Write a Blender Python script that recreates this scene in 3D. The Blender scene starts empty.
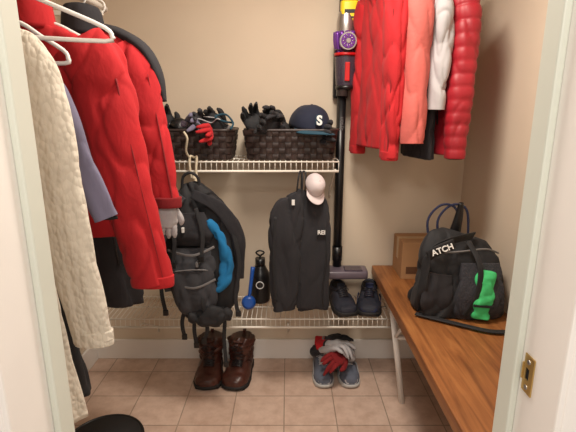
import bpy, bmesh, math, random
from mathutils import Vector, Matrix, noise, Euler
random.seed(4)
pi = math.pi
scene = bpy.context.scene
COL = scene.collection
scene.view_settings.view_transform = 'Standard'

# ------------------------------------------------------------------ helpers
def lin(c):
    out = []
    for v in c:
        v = v / 255.0
        out.append(v / 12.92 if v <= 0.04045 else ((v + 0.055) / 1.055) ** 2.4)
    return (out[0], out[1], out[2], 1.0)

def material(name, col, rough=0.7, metal=0.0, var=0.12, vscale=6.0, bump=0.15, bscale=40.0,
             bstretch=(1, 1, 1), sheen=0.0, trans=0.0, col2=None, coat=0.0, bdist=0.003):
    m = bpy.data.materials.new(name)
    m.use_nodes = True
    nt = m.node_tree
    b = nt.nodes["Principled BSDF"]
    tc = nt.nodes.new("ShaderNodeTexCoord")
    n1 = nt.nodes.new("ShaderNodeTexNoise"); n1.inputs["Scale"].default_value = vscale
    n1.inputs["Detail"].default_value = 4
    nt.links.new(tc.outputs["Object"], n1.inputs["Vector"])
    ramp = nt.nodes.new("ShaderNodeValToRGB")
    base = lin(col)
    c2 = lin(col2) if col2 else tuple(min(1, x * (1 + var)) for x in base[:3]) + (1,)
    c1 = tuple(x * (1 - var) for x in base[:3]) + (1,) if not col2 else base
    ramp.color_ramp.elements[0].position = 0.35; ramp.color_ramp.elements[1].position = 0.65
    ramp.color_ramp.elements[0].color = c1; ramp.color_ramp.elements[1].color = c2
    nt.links.new(n1.outputs["Fac"], ramp.inputs["Fac"])
    nt.links.new(ramp.outputs["Color"], b.inputs["Base Color"])
    b.inputs["Roughness"].default_value = rough
    b.inputs["Metallic"].default_value = metal
    b.inputs["Sheen Weight"].default_value = sheen
    b.inputs["Transmission Weight"].default_value = trans
    b.inputs["Coat Weight"].default_value = coat
    if bump > 0:
        mp = nt.nodes.new("ShaderNodeMapping"); mp.inputs["Scale"].default_value = bstretch
        n2 = nt.nodes.new("ShaderNodeTexNoise"); n2.inputs["Scale"].default_value = bscale
        n2.inputs["Detail"].default_value = 3; n2.inputs["Distortion"].default_value = .4
        bp = nt.nodes.new("ShaderNodeBump"); bp.inputs["Strength"].default_value = bump
        bp.inputs["Distance"].default_value = bdist
        nt.links.new(tc.outputs["Object"], mp.inputs["Vector"])
        nt.links.new(mp.outputs["Vector"], n2.inputs["Vector"])
        nt.links.new(n2.outputs["Fac"], bp.inputs["Height"])
        nt.links.new(bp.outputs["Normal"], b.inputs["Normal"])
    return m

def cloth(name, col, **k):
    d = dict(rough=0.88, var=0.10, vscale=5, bump=0.6, bscale=18, bstretch=(1, 1, .5), sheen=0.03, bdist=0.010)
    d.update(k)
    return material(name, col, **d)

class MB:
    def __init__(s):
        s.v = []; s.f = []
    def add(s, vs, fs):
        o = len(s.v)
        s.v += [tuple(v) for v in vs]
        s.f += [tuple(i + o for i in f) for f in fs]
    def box(s, lo, hi):
        x0, y0, z0 = lo; x1, y1, z1 = hi
        vs = [(x0, y0, z0), (x1, y0, z0), (x1, y1, z0), (x0, y1, z0), (x0, y0, z1), (x1, y0, z1), (x1, y1, z1), (x0, y1, z1)]
        s.add(vs, [(0, 3, 2, 1), (4, 5, 6, 7), (0, 1, 5, 4), (1, 2, 6, 5), (2, 3, 7, 6), (3, 0, 4, 7)])
    def tube(s, pts, r, n=8, closed=False, smooth=0):
        P = [Vector(p) for p in pts]
        R = r if isinstance(r, (list, tuple)) else [r] * len(P)
        if smooth:
            P2 = []; R2 = []
            N = len(P)
            rng = N if closed else N - 1
            for i in range(rng):
                p0 = P[(i - 1) % N] if closed or i > 0 else P[i]
                p1 = P[i]; p2 = P[(i + 1) % N]
                p3 = P[(i + 2) % N] if closed or i + 2 < N else p2
                for k in range(smooth):
                    t = k / smooth
                    P2.append(cr(p0, p1, p2, p3, t)); R2.append(R[i] * (1 - t) + R[(i + 1) % N] * t)
            if not closed:
                P2.append(P[-1]); R2.append(R[-1])
            P, R = P2, R2
        N = len(P)
        vs = []; prev = None
        for i in range(N):
            if closed: T = P[(i + 1) % N] - P[i - 1]
            else: T = P[min(i + 1, N - 1)] - P[max(i - 1, 0)]
            if T.length < 1e-9: T = Vector((0, 0, 1))
            T.normalize()
            if prev is None:
                a = Vector((0, 0, 1)) if abs(T.z) < .9 else Vector((1, 0, 0))
                S = (a - T * a.dot(T)).normalized()
            else:
                S = prev - T * prev.dot(T)
                S = S.normalized() if S.length > 1e-6 else T.orthogonal().normalized()
            prev = S
            B = T.cross(S)
            for j in range(n):
                a = 2 * pi * j / n
                vs.append(P[i] + (S * math.cos(a) + B * math.sin(a)) * R[i])
        fs = []
        for i in range(N if closed else N - 1):
            for j in range(n):
                a = i * n + j; b = i * n + (j + 1) % n
                i2 = (i + 1) % N
                fs.append((a, b, i2 * n + (j + 1) % n, i2 * n + j))
        if not closed:
            fs.append(tuple(range(n))); fs.append(tuple((N - 1) * n + j for j in range(n)))
        s.add(vs, fs)
    def sweep(s, path, rx, ry, n=32, m=24, side=(1, 0, 0), p=2.0, fold=None, wr=0.0, wf=(9, 9, 3), seed=0.0,
              caps=(1, 1), puff=None, crease=None):
        K = [list(path[i]) + [rx[i], ry[i]] for i in range(len(path))]
        rings = []
        N = len(K)
        for i in range(m + 1):
            u = i / m * (N - 1); k = min(int(u), N - 2); t = u - k
            p0 = Vector(K[max(k - 1, 0)]); p1 = Vector(K[k]); p2 = Vector(K[k + 1]); p3 = Vector(K[min(k + 2, N - 1)])
            rings.append(cr(p0, p1, p2, p3, t))
        side = Vector(side)
        vs = []
        for i, q in enumerate(rings):
            t = i / m
            C = Vector(q[:3])
            T = Vector(rings[min(i + 1, m)][:3]) - Vector(rings[max(i - 1, 0)][:3])
            if T.length < 1e-9: T = Vector((0, 0, 1))
            T.normalize()
            S = side - T * side.dot(T); S.normalize()
            B = T.cross(S)
            pz = 0.0
            if puff: pz = puff[1] * (abs(math.sin(pi * C.z / puff[0])) ** .45 - 1)
            for j in range(n):
                a = 2 * pi * j / n
                c = math.cos(a); d = math.sin(a)
                c = math.copysign(abs(c) ** (2 / p), c); d = math.copysign(abs(d) ** (2 / p), d)
                O = S * (max(q[3], .0005) * c) + B * (max(q[4], .0005) * d)
                P = C + O
                D = O.normalized() if O.length > 1e-7 else S
                off = pz
                if fold:
                    amp = fold[1] * (1 - t) + fold[2] * t
                    off += amp * math.sin(fold[0] * a + seed + 2 * t) * (0.6 + 0.4 * math.sin(2 * a + seed))
                if wr:
                    w = Vector((P.x * wf[0] + seed * 3.1, P.y * wf[1], P.z * wf[2]))
                    off += wr * (noise.noise(w) * 1.3 + .5 * noise.noise(w * 2.3))
                if crease:
                    am, f = crease
                    w = Vector(((P.x + P.z * .25) * f[0] + seed * 1.7, P.y * f[1], (P.z - P.x * .5) * f[2] + seed))
                    r1 = max(0, 1 - abs(noise.noise(w)) * 3.2)
                    w2 = Vector(((P.x - P.z * .4) * f[0] * .9 - seed, P.y * f[1], P.z * f[2] * 1.3))
                    r2 = max(0, 1 - abs(noise.noise(w2)) * 3.8)
                    off -= am * (r1 * r1 + .7 * r2 * r2 - .4)
                vs.append(P + D * off)
        fs = []
        for i in range(m):
            for j in range(n):
                a = i * n + j; b = i * n + (j + 1) % n
                fs.append((a, b, b + n, a + n))
        if caps[0]: fs.append(tuple(range(n)))
        if caps[1]: fs.append(tuple(m * n + j for j in range(n)))
        s.add(vs, fs)
    def obj(s, name, mat, parent=None, smooth=True, label=None, category=None, bevel=0, solid=0, loc=None, rot=None, kind=None, group=None):
        me = bpy.data.meshes.new(name)
        me.from_pydata(s.v, [], s.f)
        bm = bmesh.new(); bm.from_mesh(me)
        if not solid: bmesh.ops.recalc_face_normals(bm, faces=bm.faces)
        bm.to_mesh(me); bm.free()
        if smooth:
            for pl in me.polygons: pl.use_smooth = len(pl.vertices) < 5
        me.materials.append(mat)
        o = bpy.data.objects.new(name, me)
        COL.objects.link(o)
        if parent: o.parent = parent
        if loc: o.location = loc
        if rot: o.rotation_euler = rot
        if label: o["label"] = label
        if category: o["category"] = category
        if kind: o["kind"] = kind
        if group: o["group"] = group
        if bevel:
            bv = o.modifiers.new("bevel", 'BEVEL'); bv.width = bevel; bv.segments = 2; bv.limit_method = 'ANGLE'
        if solid:
            sd = o.modifiers.new("solid", 'SOLIDIFY'); sd.thickness = solid; sd.offset = 0
        return o

def cr(p0, p1, p2, p3, t):
    return 0.5 * ((2 * p1) + (p2 - p0) * t + (2 * p0 - 5 * p1 + 4 * p2 - p3) * t * t + (3 * p1 - p0 - 3 * p2 + p3) * t * t * t)

def thing(name, label, category, loc, rot=(0, 0, 0), scale=1.0, group=None):
    e = bpy.data.objects.new(name, None)
    e.empty_display_size = .05
    e.location = loc; e.rotation_euler = rot; e.scale = (scale,) * 3
    e["label"] = label; e["category"] = category
    if group: e["group"] = group
    COL.objects.link(e)
    return e

def text(body, size, loc, rot, mat, parent, name="lettering", extrude=0.0008, bold=0.0):
    cu = bpy.data.curves.new(name, 'FONT')
    cu.body = body; cu.size = size; cu.extrude = extrude; cu.align_x = 'CENTER'; cu.align_y = 'CENTER'; cu.offset = bold
    tmp = bpy.data.objects.new("tmp", cu); COL.objects.link(tmp)
    dg = bpy.context.evaluated_depsgraph_get()
    me = bpy.data.meshes.new_from_object(tmp.evaluated_get(dg))
    bpy.data.objects.remove(tmp)
    me.materials.clear(); me.materials.append(mat)
    o = bpy.data.objects.new(name, me); COL.objects.link(o)
    o.parent = parent; o.location = loc; o.rotation_euler = rot
    return o

def simple_box(name, lo, hi, mat, bevel=0, **k):
    b = MB(); b.box(lo, hi)
    return b.obj(name, mat, smooth=False, bevel=bevel, **k)

# ------------------------------------------------------------------ materials
M_wall = material("painted_wall", (214, 199, 178), rough=.85, var=.02, vscale=3, bump=.08, bscale=180)
M_white = material("white_trim_paint", (238, 234, 228), rough=.45, var=.02, bump=.03)
M_white_shade = material("shaded_white_trim", (210, 214, 202), rough=.45, var=.02, bump=.03)  # white trim paint greyed, shade on the door stops put into its colour
M_ceil = material("ceiling_paint", (238, 233, 224), rough=.9, var=.02)
M_wire = material("white_coated_wire", (230, 225, 214), rough=.35, var=.02, bump=0)
M_black = cloth("black_fabric", (25, 25, 28), rough=.75)
M_blackm = material("black_plastic", (18, 18, 20), rough=.35, bump=0)
M_grey = material("grey_plastic", (110, 108, 108), rough=.4, bump=0)
M_silver = material("silver_metal", (175, 172, 170), rough=.3, metal=.9, bump=0)
M_purple = material("purple_anodised", (115, 60, 155), rough=.25, metal=.4, bump=0)
M_redp = material("red_plastic", (190, 20, 25), rough=.4, bump=0)
M_yellow = material("yellow_label_film", (245, 215, 40), rough=.4, bump=0, var=.02)
M_red = cloth("red_shell_fabric", (178, 24, 30), var=.08)
M_red2 = cloth("bright_red_fabric", (180, 27, 34), var=.08)
M_redd = cloth("deep_red_fabric", (124, 17, 22), var=.08)
M_puff = cloth("red_puffer_nylon", (158, 24, 38), rough=.5, bump=.3)
M_salmon = cloth("salmon_fleece", (200, 100, 92), bscale=60, bstretch=(1, 1, 1), bdist=.003)
M_whitec = cloth("pale_grey_fabric", (180, 178, 180))
M_char = cloth("charcoal_fabric", (38, 37, 41))
M_dgrey = cloth("dark_grey_fabric", (54, 54, 58))
M_navy = cloth("navy_fabric", (26, 32, 62))
M_blueg = cloth("lavender_grey_fabric", (112, 108, 130))
M_sblue = cloth("bright_blue_fabric", (16, 108, 160))
M_zip = material("dark_zipper", (30, 25, 28), rough=.4, bump=0)
M_brown = material("brown_leather", (68, 36, 28), rough=.36, var=.3, vscale=14, bump=.5, bscale=45)
M_sole = material("black_rubber", (22, 20, 20), rough=.7, bump=.1)
M_inside = material("dark_inside", (10, 9, 9), rough=.95, bump=0)  # near-black, also stands in for shade inside shoe and sleeve openings
M_sneak = cloth("slate_mesh_fabric", (92, 98, 112), bscale=120, bdist=.002, bstretch=(1, 1, 1))
M_sneak2 = material("white_sneaker_rubber", (185, 185, 182), rough=.6, bump=0)
M_dshoe = material("black_navy_suede", (30, 32, 44), rough=.7, bump=.3)
M_cream = material("cream_cord", (215, 203, 178), rough=.8, bump=.4, bscale=120)
M_card = material("cardboard", (170, 128, 88), rough=.85, var=.06, bump=.05)
M_green = material("green_vinyl", (70, 205, 125), rough=.75, bump=.1)
M_brass = material("brass_plate", (205, 172, 105), rough=.3, metal=.8, bump=0)
M_pinkw = cloth("pale_pink_cotton", (204, 192, 192), bdist=.002)
M_capn = cloth("navy_cotton_twill", (24, 30, 50), bscale=90, bdist=.002)
M_capb = cloth("teal_navy_brim", (24, 66, 84), bscale=90, bdist=.002)
M_wtext = material("white_print", (225, 225, 222), rough=.6, bump=0, var=.01)
M_bask = material("dark_woven_strap", (52, 40, 37), rough=.45, var=.3, vscale=30, bump=.2, bscale=90)
M_hang = material("white_plastic", (232, 230, 225), rough=.3, bump=0, var=.01)
M_lblue = material("blue_plastic", (25, 80, 165), rough=.35, bump=0)
M_clear = material("smoky_clear_plastic", (90, 78, 94), rough=.12, bump=0, trans=.5)

def knit():
    m = material("cream_knit", (208, 200, 184), var=.05, vscale=30, rough=.95, bump=0, sheen=.1)
    nt = m.node_tree; b = nt.nodes["Principled BSDF"]
    tc = nt.nodes.new("ShaderNodeTexCoord")
    mp = nt.nodes.new("ShaderNodeMapping"); mp.inputs["Scale"].default_value = (1.3, 1, .7)
    v = nt.nodes.new("ShaderNodeTexVoronoi"); v.inputs["Scale"].default_value = 85
    w = nt.nodes.new("ShaderNodeTexWave"); w.inputs["Scale"].default_value = 14; w.inputs["Distortion"].default_value = 2.0
    w.wave_type = 'BANDS'; w.bands_direction = 'X'
    ml = nt.nodes.new("ShaderNodeMath"); ml.operation = 'MULTIPLY'; ml.inputs[1].default_value = .4
    ad = nt.nodes.new("ShaderNodeMath"); ad.operation = 'SUBTRACT'
    bp = nt.nodes.new("ShaderNodeBump"); bp.inputs["Strength"].default_value = 1; bp.inputs["Distance"].default_value = .0034
    nt.links.new(tc.outputs["Object"], mp.inputs["Vector"])
    nt.links.new(mp.outputs["Vector"], v.inputs["Vector"]); nt.links.new(tc.outputs["Object"], w.inputs["Vector"])
    nt.links.new(w.outputs["Fac"], ml.inputs[0])
    nt.links.new(ml.outputs[0], ad.inputs[0]); nt.links.new(v.outputs["Distance"], ad.inputs[1])
    nt.links.new(ad.outputs[0], bp.inputs["Height"]); nt.links.new(bp.outputs["Normal"], b.inputs["Normal"])
    return m
M_knit = knit()

def tiles():
    m = bpy.data.materials.new("floor_tiles"); m.use_nodes = True
    nt = m.node_tree; b = nt.nodes["Principled BSDF"]
    tc = nt.nodes.new("ShaderNodeTexCoord")
    mp = nt.nodes.new("ShaderNodeMapping"); mp.inputs["Location"].default_value = (.02, -.016, 0)
    br = nt.nodes.new("ShaderNodeTexBrick"); br.offset = 0; br.squash = 1
    br.inputs["Scale"].default_value = 1
    br.inputs["Brick Width"].default_value = .262; br.inputs["Row Height"].default_value = .225
    br.inputs["Mortar Size"].default_value = .0034; br.inputs["Mortar Smooth"].default_value = .3
    br.inputs["Color1"].default_value = lin((218, 192, 174)); br.inputs["Color2"].default_value = lin((203, 176, 158))
    br.inputs["Mortar"].default_value = lin((164, 144, 128))
    n = nt.nodes.new("ShaderNodeTexNoise"); n.inputs["Scale"].default_value = 14; n.inputs["Detail"].default_value = 9; n.inputs["Roughness"].default_value = .65
    mx = nt.nodes.new("ShaderNodeMix"); mx.data_type = 'RGBA'; mx.blend_type = 'MULTIPLY'; mx.inputs[0].default_value = .5
    rp = nt.nodes.new("ShaderNodeValToRGB"); rp.color_ramp.elements[0].position = .36; rp.color_ramp.elements[1].position = .6
    rp.color_ramp.elements[0].color = (.66, .58, .53, 1)
    nt.links.new(tc.outputs["Object"], mp.inputs["Vector"]); nt.links.new(mp.outputs["Vector"], br.inputs["Vector"])
    nt.links.new(tc.outputs["Object"], n.inputs["Vector"]); nt.links.new(n.outputs["Fac"], rp.inputs["Fac"])
    nt.links.new(br.outputs["Color"], mx.inputs[6]); nt.links.new(rp.outputs["Color"], mx.inputs[7])
    nt.links.new(mx.outputs[2], b.inputs["Base Color"])
    bp = nt.nodes.new("ShaderNodeBump"); bp.inputs["Strength"].default_value = .3; bp.inputs["Distance"].default_value = .002; bp.invert = True
    nt.links.new(br.outputs["Fac"], bp.inputs["Height"]); nt.links.new(bp.outputs["Normal"], b.inputs["Normal"])
    b.inputs["Roughness"].default_value = .5
    return m
def wood():
    m = bpy.data.materials.new("bench_wood"); m.use_nodes = True
    nt = m.node_tree; b = nt.nodes["Principled BSDF"]
    tc = nt.nodes.new("ShaderNodeTexCoord")
    mp = nt.nodes.new("ShaderNodeMapping"); mp.inputs["Scale"].default_value = (16, 1.0, 6)
    n = nt.nodes.new("ShaderNodeTexNoise"); n.inputs["Scale"].default_value = 2.4; n.inputs["Detail"].default_value = 9
    n.inputs["Distortion"].default_value = .8; n.inputs["Roughness"].default_value = .55
    rp = nt.nodes.new("ShaderNodeValToRGB")
    rp.color_ramp.elements[0].position = .28; rp.color_ramp.elements[1].position = .74
    rp.color_ramp.elements[0].color = lin((108, 64, 34)); rp.color_ramp.elements[1].color = lin((172, 116, 66))
    e_ = rp.color_ramp.elements.new(.5); e_.color = lin((146, 92, 50))
    n2 = nt.nodes.new("ShaderNodeTexNoise"); n2.inputs["Scale"].default_value = 6; n2.inputs["Detail"].default_value = 6
    rp2 = nt.nodes.new("ShaderNodeValToRGB"); rp2.color_ramp.elements[0].position = .3; rp2.color_ramp.elements[0].color = (.6, .54, .48, 1); rp2.color_ramp.elements[1].position = .6
    mx = nt.nodes.new("ShaderNodeMix"); mx.data_type = 'RGBA'; mx.blend_type = 'MULTIPLY'; mx.inputs[0].default_value = .5
    nt.links.new(tc.outputs["Object"], mp.inputs["Vector"]); nt.links.new(mp.outputs["Vector"], n.inputs["Vector"])
    nt.links.new(tc.outputs["Object"], n2.inputs["Vector"]); nt.links.new(n2.outputs["Fac"], rp2.inputs["Fac"])
    nt.links.new(n.outputs["Fac"], rp.inputs["Fac"]); nt.links.new(rp.outputs["Color"], mx.inputs[6]); nt.links.new(rp2.outputs["Color"], mx.inputs[7])
    nt.links.new(mx.outputs[2], b.inputs["Base Color"])
    b.inputs["Roughness"].default_value = .45
    return m
M_tile = tiles(); M_wood = wood()

# ------------------------------------------------------------------ room
WY = 2.42; LX = -1.2; RX = .992; CZ = 2.45
S = dict(kind="structure")
simple_box("floor", (-1.4, -1.2, -.06), (1.2, 2.6, 0), M_tile, **S)
simple_box("ceiling", (-1.4, -1.2, CZ), (1.2, 2.6, CZ + .08), M_ceil, **S)
simple_box("wall_back", (LX - .1, WY, 0), (RX + .1, WY + .1, CZ), M_wall, **S)
simple_box("wall_left", (LX - .1, .67, 0), (LX, WY, CZ), M_wall, **S)
simple_box("wall_right", (RX, .67, 0), (RX + .1, WY, CZ), M_wall, **S)
b = MB()
b.box((LX - .1, .55, 0), (-.41, .67, CZ)); b.box((.40, .55, 0), (RX + .1, .67, CZ)); b.box((-.41, .55, 2.1), (.40, .67, CZ))
b.obj("wall_front", M_wall, smooth=False, **S)
simple_box("baseboard_back", (LX, WY - .016, 0), (RX, WY, .13), M_white, bevel=.004, **S)
simple_box("baseboard_left", (LX, .67, 0), (LX + .016, WY - .016, .13), M_white, bevel=.004, **S)
simple_box("baseboard_right", (RX - .016, .67, 0), (RX, WY - .016, .13), M_white, bevel=.004, **S)
DX = -.008
for i, sx in enumerate((-1, 1)):
    def bx(a, c): return (min(sx * a, sx * c) + DX, max(sx * a, sx * c) + DX)
    for nm, (x0, x1), (y0, y1), zt, mt in (("trim_%d" % (i + 1), bx(.392, .41), (.53, .675), 2.1, M_white), ("trim_%d" % (i + 3), bx(.38, .392), (.628, .672), 2.09, M_white_shade),
                               ("trim_%d" % (i + 5), bx(.40, .48), (.528, .549), 2.16, M_white), ("trim_%d" % (i + 7), bx(.41, .47), (.671, .686), 2.16, M_white)):
        simple_box(nm, (x0, y0, 0), (x1, y1, zt), mt, bevel=.003, **S)
simple_box("trim_9", (-.398, .53, 2.09), (.384, .675, 2.1), M_white, **S)

e = thing("strike_plate", "brass latch plate screwed to white door jamb", "strike plate", (.3835, .606, 1.093))
b = MB(); b.box((-.002, -.013, -.032), (0, .013, -.010)); b.box((-.002, -.013, .010), (0, .013, .032)); b.box((-.002, -.013, -.010), (0, -.003, .010)); b.box((-.002, .007, -.010), (0, .013, .010)); b.box((-.003, .013, -.014), (.0, .0165, .014))
b.obj("plate", M_brass, e, smooth=False)
b = MB(); b.box((-.0006, -.0035, -.0105), (0, .0075, .0105)); b.obj("latch_hole", M_inside, e, smooth=False)
for z in (-.022, .022):
    b = MB(); b.tube([(-.0035, 0, z), (-.001, 0, z)], .004, 10); b.obj("screw", M_silver, e)

# ------------------------------------------------------------------ wire shelves
def wire_shelf(x0, x1, z, label, brackets, bz):
    y0, y1 = 2.12, WY - .004
    e = thing("wire_shelf", label, "shelf", ((x0 + x1) / 2, WY, z), group="wall mounted wire shelves")
    def L(p): return (p[0] - (x0 + x1) / 2, p[1] - WY, p[2] - z)
    b = MB(); n = int((x1 - x0) / .026)
    for i in range(n + 1):
        x = x0 + (x1 - x0) * i / n
        b.tube([L((x, y1, z)), L((x, y0, z)), L((x, y0 - .004, z - .05))], .0019, 5)
    b.obj("wire_deck", M_wire, e)
    b = MB()
    for y in (y0, (y0 + y1) / 2, y1 - .01):
        b.tube([L((x0, y, z - .004)), L((x1, y, z - .004))], .004, 8)
    b.obj("cross_rod", M_wire, e)
    b = MB(); b.tube([L((x0, y0 - .004, z - .05)), L((x1, y0 - .004, z - .05))], .0065, 8); b.obj("front_rail", M_wire, e)
    for x in brackets:
        b = MB(); b.tube([L((x, y0 + .01, z - .045)), L((x, y0 + .04, z - .05)), L((x, y1 - .005, z - bz)), L((x, y1 - .001, z - bz - .04))], .005, 8)
        b.obj("bracket", M_wire, e)
wire_shelf(-1.19, .25, 1.265, "white coated wire shelf holding two dark woven baskets", (.235, -.64), .2)
wire_shelf(-1.19, .56, .42, "white coated wire shelf holding black shoes", (.0, -.80), .2)

# ------------------------------------------------------------------ baskets
def perim(u, hx, hy, r):
    segs = [(2 * (hx - r)), (pi / 2 * r), (2 * (hy - r)), (pi / 2 * r)] * 2
    tot = sum(segs); u = u % tot
    corners = [(-hx + r, -hy), (hx - r, -hy + r), (hx, -hy + r), (hx - r, hy - r), (hx - r, hy), (-hx + r, hy - r), (-hx, hy - r), (-hx + r, -hy + r)]
    for k in range(8):
        if u <= segs[k] or k == 7:
            cx, cy = corners[k]
            if k % 2 == 0:
                d = [(1, 0), (0, 1), (-1, 0), (0, -1)][k // 2]
                nn = [(0, -1), (1, 0), (0, 1), (-1, 0)][k // 2]
                return Vector((cx + d[0] * u, cy + d[1] * u)), Vector(nn), tot
            a0 = [-pi / 2, 0, pi / 2, pi][k // 2]
            a = a0 + u / r
            return Vector((cx + r * math.cos(a), cy + r * math.sin(a))), Vector((math.cos(a), math.sin(a))), tot
        u -= segs[k]

def basket(loc, hx, hy, h, label):
    e = thing("storage_basket", label, "basket", loc, group="woven baskets on the upper shelf")
    r = .03; flare = .022
    tot = perim(0, hx, hy, r)[2]; w = .030; NS = int(tot / w / 2) * 2; rows = 5
    step = 6; U = NS * step
    b = MB()
    for row in range(rows):
        z0 = h * row / rows + .0012; z1 = h * (row + 1) / rows - .0012
        vs = []; fs = []
        for i in range(U):
            p, nn, _ = perim(tot * i / U, hx, hy, r)
            off = .0038 * math.sin(pi * i / step + row * pi)
            for z in (z0, z1):
                q = p + nn * (off + flare * z / h)
                vs.append((q.x, q.y, z))
        for i in range(U):
            a = i * 2; c = ((i + 1) % U) * 2
            fs.append((a, c, c + 1, a + 1))
        b.add(vs, fs)
    for k in range(NS):
        vs = []; fs = []
        R = rows * 5
        for i in range(R + 1):
            t = i / R
            off = -.0038 * math.sin(pi * t * rows) * (1 if k % 2 == 0 else -1)
            for du in (-.44, .44):
                p, nn, _ = perim(tot * (k + .5 + du) / NS, hx, hy, r)
                q = p + nn * (off + flare * t)
                vs.append((q.x, q.y, h * t))
        for i in range(R): fs.append((i * 2, i * 2 + 1, i * 2 + 3, i * 2 + 2))
        b.add(vs, fs)
    b.obj("woven_body", M_bask, e, smooth=False, solid=.0025)
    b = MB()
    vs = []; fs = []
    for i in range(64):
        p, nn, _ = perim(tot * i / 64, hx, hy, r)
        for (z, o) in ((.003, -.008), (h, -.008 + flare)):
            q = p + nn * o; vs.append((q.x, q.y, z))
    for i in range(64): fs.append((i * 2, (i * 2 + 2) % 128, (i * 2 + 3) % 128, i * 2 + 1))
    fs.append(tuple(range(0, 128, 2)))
    b.add(vs, fs); b.obj("inner_liner", M_inside, e, smooth=False)
    b = MB(); pts = []
    for i in range(48):
        p, nn, _ = perim(tot * i / 48, hx + flare, hy + flare, r + flare)
        pts.append((p.x, p.y, h))
    b.tube(pts, .0075, 8, closed=True)
    b.obj("rim", M_bask, e)
    return e
BZ = 1.268
basket((.012, 2.262, BZ), .212, .112, .145, "dark brown woven basket with gloves and navy cap")
basket((-.485, 2.262, BZ), .195, .112, .145, "dark brown woven basket heaped with winter accessories")

# ------------------------------------------------------------------ gloves, caps
def glove(name, label, loc, rot, mat, cuffm, sc=1.0, group=None, curl=.35):
    e = thing(name, label, "glove", loc, tuple(math.radians(a) for a in rot), sc, group)
    b = MB()
    b.sweep([(0, 0, 0), (0, 0, .04), (0, -.002, .075), (0, -.004, .105)], [.036, .044, .048, .043], [.02, .023, .02, .013], 24, 14, p=2.4, wr=.007, wf=(22, 22, 22), seed=loc[0] * 9 + loc[2])
    for k, (x, L) in enumerate(((-.033, .062), (-.011, .074), (.012, .078), (.034, .066))):
        a = x * 3
        cl = curl * (1 + .5 * math.sin(k * 2.1 + loc[0] * 30))
        pts = [(x, -.003, .09)]
        for s_ in (1, 2, 3, 4):
            t = s_ / 4; pts.append((x + a * L * t * 1.1, -.003 - cl * L * t * t, .093 + L * t * (1 - .35 * cl * t)))
        b.sweep(pts, [.013, .0135, .013, .012, .006], [.010, .0115, .0105, .010, .005], 10, 10, wr=.002, wf=(60, 60, 60))
    b.sweep([(.03, 0, .02), (.05, -.008, .045), (.064, -.016, .075), (.064, -.024, .095)], [.015, .015, .014, .006], [.015, .015, .014, .006], 10, 10)
    b.obj("hand_shell", mat, e)
    b = MB(); b.sweep([(0, 0, .008), (0, 0, -.02), (0, 0, -.055)], [.037, .037, .046], [.022, .024, .03], 20, 8, wr=.005, wf=(25, 25, 25))
    b.obj("cuff", cuffm, e)
    b = MB(); b.sweep([(0, 0, -.002), (0, 0, -.014)], [.0395, .0395], [.026, .026], 18, 3); b.obj("wrist_strap", M_grey if mat is not M_whitec else M_char, e)
    return e

def cap(label, loc, rot, mat, brimm, logo=None, sc=1.0, high=.098, lx=0.0):
    e = thing("baseball_cap", label, "cap", loc, tuple(math.radians(a) for a in rot), sc)
    b = MB(); vs = []; fs = []; n = 36; m = 10
    for i in range(m):
        ph = pi / 2 * i / m
        for j in range(n):
            a = 2 * pi * j / n
            front = max(0, -math.sin(a))
            rr = math.cos(ph) ** .75
            x = .083 * rr * math.cos(a); y = .1 * rr * math.sin(a)
            z = high * math.sin(ph) * (1 + .10 * front)
            d = .003 * abs(math.sin(3 * a)) ** .3 + .06 * noise.noise(Vector((x * 14, y * 14, z * 14)))
            vs.append((x * (1 + d), y * (1 + d), z))
    top = len(vs); vs.append((0, 0, high * 1.02))
    for i in range(m - 1):
        for j in range(n):
            a = i * n + j; c = i * n + (j + 1) % n
            fs.append((a, c, c + n, a + n))
    for j in range(n): fs.append(((m - 1) * n + j, (m - 1) * n + (j + 1) % n, top))
    b.add(vs, fs); b.obj("crown", mat, e, solid=.002)
    b = MB(); vs = []; fs = []; n = 24; m = 8
    for i in range(m + 1):
        t = i / m
        for j in range(n + 1):
            a = math.radians(-68 + 136 * j / n)
            cx = .083 * math.sin(a); cy = -.1 * math.cos(a)
            ext = .072 * math.cos(a * .9) ** .6
            x = cx * (1 + .06 * t); y = cy - ext * t
            z = .004 - 1.6 * x * x * (.5 + t) + .004 * t
            vs.append((x, y, z))
    for i in range(m):
        for j in range(n):
            a = i * (n + 1) + j; fs.append((a, a + 1, a + n + 2, a + n + 1))
    b.add(vs, fs); b.obj("brim", brimm, e, solid=.004)
    b = MB(); b.sweep([(0, 0, high * .98), (0, 0, high * 1.05), (0, 0, high * 1.08)], [.008, .007, .001], [.008, .007, .001], 12, 6); b.obj("top_button", mat, e)
    if logo:
        text(logo, .050, (lx, -.1045, .046), (math.radians(74), 0, 0), M_capb, e, "emblem_edge", .002, .0042)
        text(logo, .050, (lx, -.1065, .046), (math.radians(74), 0, 0), M_wtext, e, "emblem", .003, .0018)
    return e

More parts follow.
